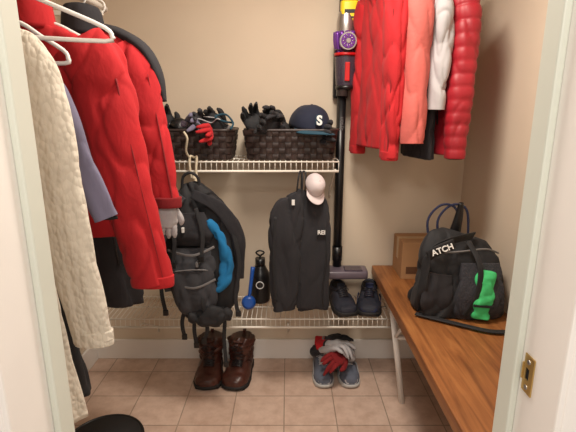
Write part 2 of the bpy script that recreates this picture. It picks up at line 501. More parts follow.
GZ = BZ + .12
G1 = "black gloves in the basket"; G2 = "gloves in the heaped basket"
glove("glove", "black ski glove with fingers rising from basket pile", (-.125, 2.20, GZ + .0), (-15, -32, 20), M_black, M_char, 1.05, G1, .9)
glove("glove", "black ski glove lying across basket rim", (-.06, 2.19, GZ + .03), (48, -70, 0), M_black, M_black, 1.05, G1, .6)
glove("glove", "black glove with curled fingers heaped in basket", (-.10, 2.25, GZ + .01), (20, 30, -20), M_char, M_black, 1.1, G1, 1.0)
glove("glove", "black glove folded over at back of basket", (-.02, 2.27, GZ + .02), (10, -62, 10), M_black, M_black, 1.0, G1, .8)
glove("glove", "charcoal glove lying flat beneath navy cap", (.19, 2.24, GZ + .0), (75, -75, 5), M_char, M_black, 1.0, G1, .6)
cap("navy baseball cap with white S emblem on basket", (.11, 2.25, 1.425), (10, 3, 16), M_capn, M_capb, "S", 1.24, high=.086, lx=.0)
glove("glove", "black glove poking out of heaped basket", (-.58, 2.20, GZ - .01), (-10, -25, 20), M_black, M_char, 1.05, G2, .7)
glove("glove", "lavender grey glove with curled fingers in basket", (-.50, 2.23, GZ + .045), (65, 60, 10), M_blueg, M_black, 1.0, G2, .7)
glove("glove", "red glove lying on basket rim", (-.40, 2.17, GZ + .015), (70, 78, 0), M_red2, M_black, .85, G2, .9)
glove("glove", "black glove with grey cuff in heaped basket", (-.33, 2.25, GZ + .02), (5, -50, 10), M_black, M_dgrey, 1.0, G2, .9)
glove("glove", "dark grey glove bunched on top of pile", (-.44, 2.22, GZ + .065), (70, -70, 0), M_dgrey, M_black, .85, G2, .9)
b = MB(); b.sweep([(-.09, 0, 0), (-.05, -.02, .04), (.0, -.01, .05), (.06, .0, .03), (.1, .01, 0)], [.02, .05, .06, .05, .02], [.02, .03, .04, .035, .02], 36, 28, side=(0, 1, 0), wr=.025, wf=(22, 22, 22), seed=2)
b.obj("knit_hat", M_char, label="crumpled charcoal knit hat heaped in woven basket", category="hat", loc=(-.45, 2.27, GZ + .01))
e = thing("ski_goggles", "black ski goggles with pale strap in basket", "goggles", (-.50, 2.17, GZ + .045), (math.radians(-35), .25, .1))
b = MB(); b.sweep([(-.075, .012, 0), (-.04, -.002, 0), (0, .004, 0), (.04, -.002, 0), (.075, .012, 0)], [.018, .035, .028, .035, .018], [.012, .014, .014, .014, .012], 18, 20, side=(0, 0, 1)); b.obj("frame", M_blackm, e)
b = MB(); b.tube([(-.075, .015, 0), (-.09, .05, .01), (-.03, .08, .02), (.05, .075, .01), (.09, .05, 0), (.075, .015, 0)], .006, 8, smooth=4); b.obj("strap", M_whitec, e)
b = MB(); b.sweep([(-.05, -.009, 0), (0, -.012, 0), (.05, -.009, 0)], [.02, .018, .02], [.005, .005, .005], 14, 10, side=(0, 0, 1)); b.obj("lens", M_clear, e)
e = thing("cord_bundle", "loose teal and white cords tangled over basket", "cord", (-.38, 2.16, GZ + .03))
b = MB(); b.tube([(-.1, .05, .02), (-.06, -.01, .05), (.0, .02, .03), (.04, -.02, .05), (.08, .03, .02), (.03, .05, .05), (-.04, .03, .06)], .003, 8, smooth=5); b.obj("cord", M_whitec, e)
b = MB(); b.tube([(.10, .04, .03), (.06, -.015, .04), (.02, .02, .06), (.07, .04, .07), (.11, .0, .03), (.1, -.03, .0)], .005, 8, smooth=5); b.obj("cord", M_capb, e, label="teal cord")

# ------------------------------------------------------------------ garments
def hanger(loc, rot=(0, 0, 0), label="white plastic clothes hanger on the closet rod", w=.205, group="clothes hangers on the rods", drop=0.0):
    e = thing("clothes_hanger", label, "hanger", loc, rot, group=group)
    d = drop
    b = MB()
    hook = [(-.022, 0, -.012)] + [(.022 * math.cos(a), 0, .0 + .022 * math.sin(a)) for a in [math.radians(k) for k in (175, 145, 110, 70, 35, 0, -35)]] + [(.004, 0, -.032), (0, 0, -.055), (0, 0, -.1 - d)]
    b.tube(hook, .003, 8, smooth=2); b.obj("hook", M_hang, e)
    b = MB()
    b.tube([(-.02, 0, -.1 - d), (.02, 0, -.1 - d), (w * .5, 0, -.13 - d), (w * .92, 0, -.165 - d), (w, 0, -.185 - d), (w * .92, 0, -.197 - d), (0, 0, -.197 - d), (-w * .92, 0, -.197 - d), (-w, 0, -.185 - d), (-w * .92, 0, -.165 - d), (-w * .5, 0, -.13 - d)], .0055, 8, closed=True, smooth=3)
    b.obj("shoulder_frame", M_hang, e)
    return e

def jacket(name, label, cat, loc, rotz, bm_, sm, hw=.21, depth=.06, length=.72, hem=None, arms=None, arm_r=.06, collar=None, cuff=None,
           zipper=True, band=None, puff=None, seed=1.0, wr=.006, drop=.1, fold=None, armd=None, crease=.012, pocket=True, stripe=None, sp=1.85, scf=(13, 13, 3.2)):
    e = thing(name, label, cat, loc, (0, 0, rotz))
    hem = hem or hw * 1.02
    fold = fold or (5, .002, .014)
    cz = (crease, (11, 11, 2.4)) if crease else None
    pf = (.052, puff) if puff else None
    b = MB()
    b.sweep([(0, 0, 0), (0, 0, -.02), (0, 0, -.05), (0, 0, -drop), (0, 0, -drop - .12), (0, 0, -length * .6), (0, 0, -length)],
            [.055, .085, hw * .72, hw * .93, hw * .96, hw, hem], [.04, .044, .045, depth * .9, depth, depth * 1.05, depth * 1.1],
            96, 110, p=2.2, fold=fold, wr=wr, wf=(7, 7, 2), seed=seed, puff=pf, crease=cz)
    b.obj("body", bm_, e)
    for sgn in (1, -1):
        A = arms
        R = [arm_r * 1.0, arm_r * 1.12, arm_r, arm_r * .82][:len(A)]
        RY = [(armd or arm_r * .62) * k for k in (1, 1.1, 1, .85)][:len(A)]
        b = MB()
        b.sweep([(sgn * x, y, z) for x, y, z in A], R, RY, 64, 130, p=sp, fold=(3, .001, .004), wr=wr * .8, wf=(8, 8, 3), seed=seed + sgn * 3,
                puff=pf, crease=(crease * .9, scf) if crease else None)
        b.obj("sleeve", sm, e)
        x, y, z = A[-1]
        b = MB(); b.sweep([(sgn * x, y, z + .004), (sgn * x, y, z - .0025)], [R[-1] * .82] * 2, [RY[-1] * .78] * 2, 24, 2); b.obj("sleeve_shade_disc", M_inside, e)  # dark disc closing the cuff end, painted shade of a hollow sleeve
        if stripe:
            b = MB(); b.sweep([(sgn * (a[0] + (R[k] * .62 if k else .0)), a[1] - RY[k] * .72, a[2]) for k, a in enumerate(A)][1:], [.0022] * (len(A) - 1), [.0035] * (len(A) - 1), 8, 30, wr=.002, seed=seed); b.obj("sleeve_seam", stripe, e)
        if cuff:
            b = MB(); b.sweep([(sgn * x, y, z + .03), (sgn * x, y, z + .0), (sgn * x, y, z - .010)], [R[-1] * 1.04] * 2 + [R[-1] * 1.0], [RY[-1] * 1.08] * 2 + [RY[-1] * 1.0], 40, 8, p=sp, wr=.003, seed=seed, caps=(1, 0))
            b.obj("cuff", cuff, e)
        if band:
            b = MB(); b.sweep([(sgn * .045, 0, .0), (sgn * .125, 0, -.024), (sgn * .205, 0, -.078), (sgn * .248, 0, -.16), (sgn * .264, 0, -.25)], [.012, .018, .020, .017, .007], [.028, .034, .034, .028, .012], 24, 24, wr=.002, seed=seed)
            b.obj("shoulder_band", band, e)
    b = MB()
    b.sweep([(0, 0, -.03), (0, 0, .03), (0, .005, .055), (0, .005, .05), (0, 0, -.01)], [.075, .068, .06, .05, .05], [.055, .052, .048, .038, .038], 32, 14, wr=.006, seed=seed)
    b.obj("collar", collar or bm_, e)
    if zipper:
        b = MB(); vs = []; fs = []
        K = 30
        for i in range(K + 1):
            z = -.03 - (length - .04) * i / K
            y = -depth * 1.1 - .008
            if z > -.1: y = -.045 - (depth * 1.1 + .008 - .045) * min(1, (-z) / .1)
            for x in (-.005, .005): vs.append((x, y + .003, z))
        for i in range(K): fs.append((2 * i, 2 * i + 1, 2 * i + 3, 2 * i + 2))
        b.add(vs, fs); b.obj("zipper", M_redd if bm_ in (M_red, M_red2, M_puff) else M_zip, e, solid=.004)
        if pocket:
            for sg in (-1, 1):
                b = MB(); b.tube([(sg * hw * .5, -depth * 1.0 - .004, -length * .62), (sg * hw * .62, -depth * .95 - .003, -length * .82)], .003, 6); b.obj("pocket_zipper", M_zip, e)
    return e

RODX = -.70; RODZ = 1.88
e = thing("closet_rod", "white metal hanging rod full of coats beside wall", "clothes rod", (RODX, .675, RODZ))
b = MB(); b.tube([(0, 0, 0), (0, 1.1, 0)], .014, 16); b.obj("rod", M_wire, e)
b = MB(); b.box((LX - RODX + .002, 1.04, -.1), (LX - RODX + .012, 1.07, .04)); b.box((LX - RODX + .002, 1.05, -.03), (.012, 1.06, -.014)); b.obj("bracket", M_wire, e, smooth=False)
b = MB(); b.tube([(0, -.003, 0), (0, .008, 0)], .03, 16); b.obj("end_flange", M_wire, e)
def hz(y, z=RODZ, w=.16, drop=.03): return hanger((RODX, y, z), w=w, drop=drop)
jacket("sweater", "long cream cable knit sweater hanging by the door", "sweater", (-.725, .95, 1.69), .05, M_knit, M_knit, hw=.16, depth=.035, length=.96, hem=.20,
       arms=[(.12, 0, -.06), (.182, -.01, -.13), (.218, -.02, -.42), (.248, -.01, -.735)], arm_r=.058, armd=.026, cuff=M_knit, zipper=False, seed=1.3, wr=.002, crease=.004, fold=(7, .002, .008), scf=(11, 11, 2))
hz(.95, w=.14, drop=.07)
jacket("shirt", "lavender grey long sleeved shirt between sweater and coat", "shirt", (-.745, 1.06, 1.68), .05, M_blueg, M_blueg, hw=.16, depth=.03, length=.60,
       arms=[(.12, 0, -.06), (.17, 0, -.14), (.22, 0, -.28), (.28, 0, -.445)], arm_r=.040, armd=.02, zipper=False, seed=2.3, crease=.008)
hz(1.06, w=.14, drop=.08)
jacket("coat", "long black coat hanging behind cream sweater", "coat", (-.81, 1.18, 1.70), .03, M_black, M_black, hw=.17, depth=.04, length=1.06, hem=.19,
       arms=[(.12, 0, -.06), (.15, 0, -.14), (.16, -.01, -.4), (.165, -.01, -.72)], arm_r=.04, armd=.025, zipper=True, seed=3.1)
hz(1.18, w=.13, drop=.06)
hanger((-.645, 1.12, RODZ - .005), (0, math.radians(2), .12), "empty white plastic hanger in front of red jacket", .215)
jacket("jacket", "bright red shell jacket with long hanging sleeve", "jacket", (-.755, 1.36, 1.765), .04, M_red, M_red, hw=.21, depth=.04, length=.66,
       arms=[(.13, -.012, -.07), (.19, -.02, -.17), (.24, -.03, -.46), (.303, -.02, -.825)], arm_r=.084, armd=.036, seed=4.7, cuff=M_red, stripe=M_redd, crease=.013)
hz(1.36)
jacket("jacket", "red ski jacket with black shoulder trim on hanger", "jacket", (-.70, 1.58, 1.785), -.02, M_red2, M_red2, hw=.20, depth=.04, length=.72,
       arms=[(.12, -.01, -.07), (.175, -.015, -.16), (.208, -.015, -.36), (.245, -.01, -.62)], arm_r=.070, armd=.032, seed=5.9, cuff=M_redd, band=M_char, collar=M_char, stripe=M_redd)
hz(1.58, w=.15)
jacket("jacket", "dark charcoal jacket hanging behind the red jackets", "jacket", (-.80, 1.73, 1.74), .0, M_char, M_dgrey, hw=.16, depth=.04, length=1.05,
       arms=[(.12, 0, -.06), (.15, 0, -.15), (.15, 0, -.4), (.15, 0, -.80)], arm_r=.04, armd=.025, seed=6.9)
hz(1.73)
glove("glove", "pale grey glove dangling from red jacket cuff", (-.45, 1.575, 1.165), (180, 8, 12), M_whitec, M_char, .85)

R2Z = 2.21; R2Y = 2.12
e = thing("closet_rod", "white hanging rod above the wooden bench", "clothes rod", (RX, R2Y, R2Z))
b = MB(); b.tube([(0, 0, 0), (-.66, 0, 0)], .014, 16); b.obj("rod", M_wire, e)
b = MB(); b.box((-.655, -.02, -.03), (-.645, WY - R2Y - .002, -.015)); b.box((-.665, WY - R2Y - .012, -.1), (-.635, WY - R2Y - .001, .03)); b.obj("bracket", M_wire, e, smooth=False)
b = MB(); b.tube([(-.008, 0, 0), (.003, 0, 0)], .03, 16); b.obj("end_flange", M_wire, e)
Q = -pi / 2
def rj(name, label, x, dq, bm_, sm, **k):
    jacket(name, label, "jacket", (x, R2Y - .01, R2Z - .14), Q + dq, bm_, sm, **k)
    hanger((x, R2Y, R2Z), (0, 0, Q + dq), w=.13)
rj("jacket", "wide red shell jacket hanging beside the vacuum", .41, .26, M_red2, M_red2, hw=.15, depth=.035, length=.735, hem=.165,
   arms=[(.12, 0, -.07), (.165, .0, -.16), (.175, .0, -.45), (.175, 0, -.77)], arm_r=.058, armd=.042, seed=8.2, crease=.014, stripe=M_redd, cuff=M_red2, zipper=False, sp=1.9, scf=(12, 12, 3))
rj("jacket", "salmon pink fleece jacket between red jackets", .52, .12, M_salmon, M_salmon, hw=.16, depth=.032, length=.66, hem=.17,
   arms=[(.13, 0, -.07), (.175, .0, -.17), (.195, .0, -.45), (.21, 0, -.705)], arm_r=.058, armd=.056, seed=9.2, crease=.009, sp=2, scf=(11, 11, 3))
rj("jacket", "pale grey jacket sleeve over charcoal body", .625, .08, M_char, M_whitec, hw=.16, depth=.035, length=.78, hem=.18,
   arms=[(.13, 0, -.07), (.175, .0, -.17), (.19, .0, -.35), (.185, 0, -.56)], arm_r=.052, armd=.042, seed=10.2, crease=.014, sp=2, scf=(12, 12, 3.5))
rj("jacket", "dark red quilted puffer jacket beside the corner", .715, .10, M_puff, M_puff, hw=.165, depth=.045, length=.76, hem=.18,
   arms=[(.13, 0, -.07), (.18, .0, -.17), (.195, .0, -.45), (.20, 0, -.77)], arm_r=.055, armd=.052, seed=11.2, wr=.008, puff=.007, crease=.007, fold=(3, .001, .003), sp=2.4, scf=(10, 10, 3))

# ------------------------------------------------------------------ stick vacuum
e = thing("stick_vacuum", "black and purple cordless stick vacuum docked on wall", "vacuum cleaner", (.28, 2.33, .60))
b = MB(); b.tube([(0, 0, .04), (0, 0, 1.0)], .024, 20); b.obj("wand", M_blackm, e)
b = MB(); b.tube([(0, 0, .98), (0, 0, 1.05)], .029, 20); b.obj("wand_collar", M_grey, e)
b = MB(); b.tube([(0, 0, .08), (0, 0, .16)], .029, 20); b.obj("wand_base", M_blackm, e)
M_vh = material("vacuum_head_plastic", (96, 86, 96), rough=.3, bump=0)
b = MB(); b.sweep([(-.075, -.03, .015), (-.065, -.03, .015), (.145, -.03, .015), (.155, -.03, .015)], [.05, .058, .058, .05], [.022, .027, .027, .022], 24, 16, side=(0, 1, 0), p=4)
b.obj("floor_head", M_vh, e)
b = MB(); b.box((.035, -.08, .036), (.135, -.01, .046)); b.obj("head_window", M_clear, e, smooth=False, bevel=.004)
b = MB(); b.tube([(-.079, -.05, .0), (.159, -.05, .0)], .016, 12); b.obj("brush_roller", M_purple, e)
b = MB(); b.box((-.04, .045, .97), (.04, .086, 1.25)); b.obj("wall_dock", M_blackm, e, smooth=False, bevel=.01)
b = MB(); b.sweep([(0.015, -.035, 1.02), (0.015, -.035, 1.03), (0.012, -.035, 1.18), (0.01, -.035, 1.19)], [.036, .050, .058, .057], [.035, .048, .052, .052], 28, 10); b.obj("dust_bin", M_clear, e)
b = MB(); b.tube([(0.012, -.035, 1.04), (0.012, -.035, 1.18)], .034, 16); b.obj("shroud", M_silver, e)
b = MB(); b.tube([(0.015, -.035, 1.012), (0.015, -.035, 1.03)], .052, 24); b.obj("bin_base", M_blackm, e)
b = MB(); b.tube([(0.012, -.035, 1.172), (0.012, -.035, 1.186)], .060, 24); b.obj("bin_collar", M_redp, e)
b = MB(); b.box((.002, -.093, 1.05), (.026, -.082, 1.14)); b.obj("bin_catch", M_redp, e, smooth=False, bevel=.003)
for k in range(12):
    a = 2 * pi * k / 12
    b = MB(); c, s_ = math.cos(a), math.sin(a)
    b.sweep([(.01 + c * .038, -.035 + s_ * .034, 1.185), (.01 + c * .050, -.035 + s_ * .046, 1.23), (.01 + c * .054, -.035 + s_ * .048, 1.285)], [.008, .013, .011], [.008, .013, .011], 10, 6)
    b.obj("cyclone_cone", M_purple, e)
b = MB(); b.sweep([(.01, -.035, 1.19), (.01, -.035, 1.28), (.01, -.03, 1.33), (.01, -.03, 1.38)], [.04, .046, .048, .038], [.036, .04, .044, .036], 24, 10); b.obj("motor_housing", M_silver, e)
b = MB(); b.tube([(.012, -.09, 1.235), (.012, -.11, 1.235)], [.043, .041], 24); b.obj("filter_ring", M_silver, e)
b = MB(); b.tube([(.012, -.105, 1.235), (.012, -.114, 1.235)], [.037, .033], 24); b.obj("filter_cap", M_purple, e)
for k in range(10):
    a = 2 * pi * k / 10; c, s_ = math.cos(a), math.sin(a)
    b = MB(); b.tube([(.012 + c * .015, -.1145, 1.235 + s_ * .015), (.012 + c * .032, -.1135, 1.235 + s_ * .032)], .002, 6); b.obj("filter_fin", M_silver, e)
b = MB(); b.tube([(.012, -.111, 1.235), (.012, -.118, 1.235)], [.014, .011], 16); b.obj("filter_hub", M_silver, e)
b = MB(); b.tube([(0, -.02, 1.3), (.0, -.02, 1.5), (0, .02, 1.56), (0, .05, 1.5), (0, .045, 1.36), (0, .0, 1.28)], .018, 12, smooth=5); b.obj("handle", M_blackm, e)
b = MB(); b.sweep([(.022, -.03, 1.30), (.022, -.03, 1.46)], [.042, .042], [.034, .034], 20, 6, p=4); b.obj("battery_housing", M_blackm, e)
b = MB(); b.sweep([(.022, -.032, 1.335), (.022, -.032, 1.425)], [.0435, .0435], [.035, .035], 20, 6, p=4); b.obj("label_film", M_yellow, e)
b = MB(); b.box((-.005, -.0685, 1.345), (.048, -.067, 1.353)); b.box((-.005, -.0685, 1.368), (.048, -.067, 1.385)); b.obj("label_print", M_blackm, e, smooth=False)
text("dyson", .03, (0, -.025, .84), (pi / 2, -pi / 2, 0), M_grey, e, "wand_lettering", .0005)

# ------------------------------------------------------------------ backpack and bags
def ribbon(b, pts, w, side, th=.003, m=20):
    n = len(pts)
    b.sweep(pts, [w] * n, [th] * n, 10, m, side=side, p=3)

e = thing("backpack", "black hiking backpack with bright blue panel hanging from shelf", "backpack", (-.42, 2.0, .515))
b = MB(); b.sweep([(.04, 0, -.02), (.03, 0, .02), (.01, .0, .13), (-.005, 0, .3), (-.005, 0, .46), (-.03, .01, .58), (-.05, .02, .66)],
                  [.07, .12, .17, .19, .172, .10, .035], [.04, .06, .08, .07, .055, .04, .02], 110, 110, p=2.8, wr=.012, wf=(7, 7, 5), seed=3, crease=(.020, (9, 9, 4)))
b.obj("main_body", M_black, e)
b = MB(); b.sweep([(-.01, -.06, .04), (-.02, -.08, .10), (-.03, -.08, .25), (-.03, -.06, .36)], [.07, .10, .105, .08], [.03, .045, .035, .02], 60, 50, p=3, wr=.008, wf=(12, 12, 8), seed=5, crease=(.014, (11, 11, 5)))
b.obj("front_pocket", M_dgrey, e)
b = MB(); b.tube([(-.12, -.112, .26), (-.02, -.125, .275), (.05, -.105, .265)], .0035, 6, smooth=4); b.obj("pocket_zipper", M_grey, e)
b = MB(); b.sweep([(-.03, -.055, .38), (-.03, -.075, .44), (-.035, -.06, .53)], [.09, .10, .07], [.015, .025, .012], 50, 34, p=3, wr=.008, seed=15, crease=(.012, (11, 11, 5))); b.obj("top_pocket", M_char, e)
b = MB(); b.sweep([(.05, -.07, .50), (.105, -.080, .41), (.135, -.080, .29), (.11, -.09, .20), (.08, -.09, .16)], [.010, .024, .032, .026, .010], [.012, .02, .022, .02, .01], 30, 34, wr=.008, wf=(16, 16, 12), seed=6, crease=(.01, (14, 14, 8)))
b.obj("blue_panel", M_sblue, e, label="bright blue side panel")
for (pts, mt) in (([(-.07, -.05, .61), (-.15, -.075, .5), (-.19, -.08, .34), (-.16, -.06, .14)], M_dgrey), ([(-.02, -.05, .62), (.11, -.07, .55), (.185, -.065, .42), (.185, -.04, .2)], M_char)):
    b = MB(); b.sweep(pts, [.022, .032, .032, .018], [.005, .007, .007, .004], 20, 40, side=(1, 0, .4), p=4, wr=.004, wf=(12, 12, 12), seed=pts[1][0] * 9); b.obj("shoulder_strap", mt, e)
b = MB(); b.tube([(-.08, 0, .62), (-.07, -.005, .69), (-.03, -.01, .71), (.0, 0, .68), (.0, .0, .62)], .007, 8, smooth=4); b.obj("haul_loop", M_black, e)
for (pts) in ([(-.08, -.06, .06), (-.10, -.07, -.02), (-.095, -.06, -.10)], [(.09, -.07, .1), (.11, -.08, .0), (.105, -.08, -.1), (.11, -.08, -.24)],
              [(-.03, -.07, .05), (-.04, -.08, -.05), (-.035, -.07, -.14)], [(-.18, -.06, .3), (-.19, -.07, .15), (-.18, -.06, .03)],
              [(.16, -.07, .45), (.19, -.08, .3), (.17, -.09, .12), (.18, -.09, .04)], [(-.02, -.1, .08), (.03, -.11, -.02), (.01, -.1, -.1)],
              [(.0, -.09, .56), (.03, -.115, .44), (.02, -.125, .33)],
              [(-.12, -.08, .5), (-.1, -.115, .42), (-.11, -.125, .30)], [(.05, -.08, .2), (.02, -.13, .12), (.04, -.12, .02)]):
    b = MB(); ribbon(b, pts, .0095, (1, .2, 0), .0018, 20); b.obj("webbing_strap", M_black, e)
    x, y, z = pts[-1]
    b = MB(); b.box((x - .013, y - .006, z - .018), (x + .013, y + .006, z + .012)); b.obj("buckle", M_blackm, e, smooth=False, bevel=.003)
b = MB(); b.sweep([(-.05, -.09, .03), (.02, -.11, .02), (.09, -.11, .04), (.14, -.09, .02)], [.03, .045, .05, .02], [.02, .03, .03, .02], 40, 30, side=(0, 0, 1), wr=.010, wf=(16, 16, 16), seed=8, crease=(.014, (12, 12, 8))); b.obj("hip_belt", M_black, e)
for k, z in enumerate((.2, .36)):
    b = MB(); ribbon(b, [(-.14, -.095, z), (-.02, -.128, z - .015), (.08, -.105, z + .02)], .006, (0, 0, 1), .002, 20); b.obj("compression_strap", M_grey, e)
for (x, z) in ((-.06, .46), (.0, .30), (-.14, .2)):
    b = MB(); b.box((x - .006, -.13 if x == 0 else -.112, z - .012), (x + .006, -.09, z + .012)); b.obj("pull_tab", M_wtext if x else M_grey, e, smooth=False, bevel=.002)

e = thing("cream_rope", "cream knotted rope looped over wire shelf rail", "rope", (-.455, 2.105, 1.18))
b = MB(); b.tube([(-.02, .0, .0), (-.024, -.012, .06), (-.02, -.01, .11), (-.005, .025, .10), (.012, -.008, .105), (.006, -.012, .04), (.012, -.01, -.02), (-.004, -.02, -.05), (.004, -.02, .0)], .0062, 8, smooth=5)
b.tube([(-.02, -.01, .1), (-.03, -.045, .14), (-.015, -.07, .20), (-.03, -.07, .23)], .0055, 8, smooth=4); b.obj("cord", M_cream, e)
b = MB(); b.sweep([(0, -.014, -.01), (0, -.014, .005), (0, -.014, .02)], [.008, .014, .008], [.008, .013, .008], 14, 10); b.obj("knot", M_cream, e)
b = MB(); b.tube([(0, -.02, -.04), (.018, -.02, -.06), (.014, -.02, -.085), (-.01, -.02, -.09), (-.016, -.02, -.065)], .004, 8, closed=True, smooth=4); b.obj("snap_ring", M_silver, e)

e = thing("drawstring_bag", "gathered black nylon sack hanging from wire shelf", "bag", (.0, 2.03, .51))
b = MB(); b.sweep([(-.02, 0, 0), (-.025, 0, .05), (-.02, 0, .2), (-.012, 0, .38), (-.005, 0, .50), (.025, 0, .56), (.05, 0, .60), (.06, 0, .63)], [.055, .068, .072, .080, .082, .060, .03, .014], [.014, .020, .022, .026, .024, .020, .014, .010], 90, 110, p=2.8, fold=(5, .004, .002), wr=.006, wf=(10, 10, 4), seed=12, crease=(.011, (12, 12, 2)))
b.obj("sack", M_char, e)
b = MB(); b.tube([(.04, -.0, .6), (.05, -.01, .69), (.06, .055, .71), (.07, -.005, .69), (.065, 0, .6)], .004, 8, smooth=5); b.obj("drawcord", M_black, e)
b = MB(); b.box((.018, -.035, .56), (.032, -.025, .585)); b.obj("white_tag", M_wtext, e, smooth=False)
for x in (-.06,):
    b = MB(); ribbon(b, [(x, -.025, .50), (x - .01, -.035, .28), (x, -.03, .06)], .007, (1, 0, 0), .002, 20); b.obj("webbing_strap", M_black, e)
e = thing("garment_bag", "limp black nylon bag with small white printed letters", "bag", (.115, 2.055, .515))
b = MB(); b.sweep([(0.01, 0, 0), (0.01, 0, .02), (.005, -.005, .22), (0.005, 0, .45), (.0, 0, .54), (-.015, 0, .585), (-.03, 0, .61)], [.075, .086, .087, .086, .078, .05, .02], [.01, .018, .02, .02, .016, .014, .008], 72, 90, p=3.2, wr=.006, wf=(10, 10, 3), seed=14, crease=(.009, (11, 11, 2)), fold=(6, .002, .002))
b.obj("panel", M_char, e)
b = MB(); b.tube([(-.05, -.0, .58), (-.05, -.005, .68), (-.04, .06, .70), (-.03, -.005, .69), (-.035, 0, .58)], .004, 8, smooth=5); b.obj("hanging_loop", M_black, e)
b = MB(); b.tube([(.065, -.01, .48), (.075, -.025, .3), (.06, -.03, .12), (.065, -.02, .02)], .004, 6, smooth=5); b.obj("edge_piping", M_black, e)
b = MB(); b.box((.026, -.0345, .396), (.070, -.030, .430)); b.obj("logo_patch", M_black, e, smooth=False)
text("REI", .029, (.048, -.036, .413), (pi / 2, 0, 0), M_wtext, e, "lettering", .001, .0008)
cap("pale pink baseball cap hanging on the wire shelf", (.128, 2.045, 1.155), (58, 6, 22), M_pinkw, M_pinkw, None, .58)

# ------------------------------------------------------------------ footwear
def shoe(name, label, cat, loc, rotz, mat, solem, lacem, L=.29, W=.05, shaft=0.0, sc=1.0, group=None, accent=None, solh=.024, H=.095):
    e = thing(name, label, cat, loc, (0, 0, rotz), sc, group)
    st = [(-.5, .25, .25), (-.48, .55, .42), (-.42, .82, .52), (-.3, 1.0, .6), (-.12, 1.0, .74), (.04, .88, .95), (.2, .78, 1.02), (.34, .76, 1.04), (.44, .68, 1.02), (.49, .45, .95), (.5, .25, .8)]
    sd = loc[0] * 20
    b = MB(); vs = []; fs = []; n = 24
    rr = []
    for i in range(len(st) - 1):
        for k in range(4):
            t = k / 4; rr.append(tuple(st[i][q] * (1 - t) + st[i + 1][q] * t for q in range(3)))
    rr.append(st[-1])
    for (y, w, h) in rr:
        for j in range(n + 1):
            a = pi * j / n
            c = math.copysign(abs(math.cos(a)) ** .75, math.cos(a)); s_ = math.sin(a) ** .7
            P = Vector((W * w * c, y * L, solh * .8 + H * h * s_))
            k = 1 + (.14 * noise.noise(Vector((P.x * 25 + sd, P.y * 32, P.z * 30)))) * min(1, s_ * 1.5)
            vs.append((P.x * k, P.y, solh * .8 + (P.z - solh * .8) * k))
    m = len(rr)
    for i in range(m - 1):
        for j in range(n):
            a = i * (n + 1) + j; fs.append((a, a + 1, a + n + 2, a + n + 1))
    fs.append(tuple(range(n + 1))); fs.append(tuple((m - 1) * (n + 1) + j for j in range(n + 1)))
    b.add(vs, fs); b.obj("upper", mat, e)
    b = MB(); vs = []; fs = []
    for (z, k) in ((0, 1.0), (.006, 1.08), (solh, 1.08), (solh + .004, 1.0)):
        for s_ in rr: vs.append((W * s_[1] * k, s_[0] * L * (1 + .035 * (k - 1) * 10), z + (.008 if s_[0] < -.44 and z < .01 else 0)))
        for s_ in reversed(rr): vs.append((-W * s_[1] * k, s_[0] * L * (1 + .035 * (k - 1) * 10), z + (.008 if s_[0] < -.44 and z < .01 else 0)))
    q = 2 * m
    for i in range(3):
        for j in range(q): fs.append((i * q + j, i * q + (j + 1) % q, (i + 1) * q + (j + 1) % q, (i + 1) * q + j))
    fs.append(tuple(range(q))); fs.append(tuple(3 * q + j for j in range(q)))
    b.add(vs, fs); b.obj("sole", solem, e)
    zt = solh * .8 + H
    if shaft:
        b = MB(); b.sweep([(0, .2 * L, zt - .05), (0, .20 * L, zt + shaft * .4), (0, .2 * L, zt + shaft), (0, .2 * L, zt + shaft + .006), (0, .2 * L, zt + shaft - .002), (0, .2 * L, zt + shaft * .3)],
                          [W * .82, W * .90, W * 1.04, W * 1.0, W * .9, W * .7], [L * .27, L * .25, L * .29, L * .28, L * .25, L * .2], 56, 50, wr=.007, wf=(20, 20, 14), seed=sd, crease=(.014, (14, 14, 22)))
        b.obj("shaft", mat, e)
        b = MB(); b.sweep([(0, .2 * L, zt + shaft - .035), (0, .2 * L, zt + shaft - .03)], [W * .84] * 2, [L * .23] * 2, 24, 2); b.obj("lining", M_inside, e)
        b = MB(); ribbon(b, [(0, .46 * L, zt + shaft - .02), (0, .49 * L, zt + shaft + .02), (0, .44 * L, zt + shaft + .025), (0, .43 * L, zt + shaft - .01)], .008, (1, 0, 0), .002); b.obj("pull_loop", mat, e)
    else:
        b = MB(); pts = []
        for k in range(20):
            a = 2 * pi * k / 20
            pts.append((W * .60 * math.cos(a), L * (.24 + .21 * math.sin(a)), zt + .002 + (.006 if math.sin(a) > .5 else -.002 * math.sin(a) + (-.006 if math.sin(a) < -.7 else 0)) - .01 * abs(math.cos(a)) ** 2))
        b.tube(pts, .0085, 8, closed=True); b.obj("collar", mat, e)
        b = MB(); b.sweep([(0, L * .24, zt - .014), (0, L * .24, zt + .0055)], [W * .58] * 2, [L * .20] * 2, 24, 2, p=2.2); b.obj("lining", M_inside, e)  # near-black disc on closed upper, shade of the opening put into colour
        b = MB(); b.sweep([(0, -.40 * L, solh + H * .34), (0, -.45 * L, solh + H * .22), (0, -.485 * L, solh + .006)], [W * .62, W * .66, W * .5], [.008, .008, .006], 20, 10); b.obj("toe_cap", accent or mat, e)
    b = MB(); ribbon(b, [(0, -.16 * L, solh * .8 + H * .73), (0, -.0 * L, solh * .8 + H * .93), (0, .08 * L, zt + .012 + shaft * .5)] + ([(0, -.04 * L, zt + shaft + .025)] if shaft else [(0, .07 * L, zt + .03)]), W * .36, (1, 0, 0), .005); b.obj("tongue", mat if not accent else accent, e)
    b = MB(); K = 5 + int(shaft / .02)
    last = None
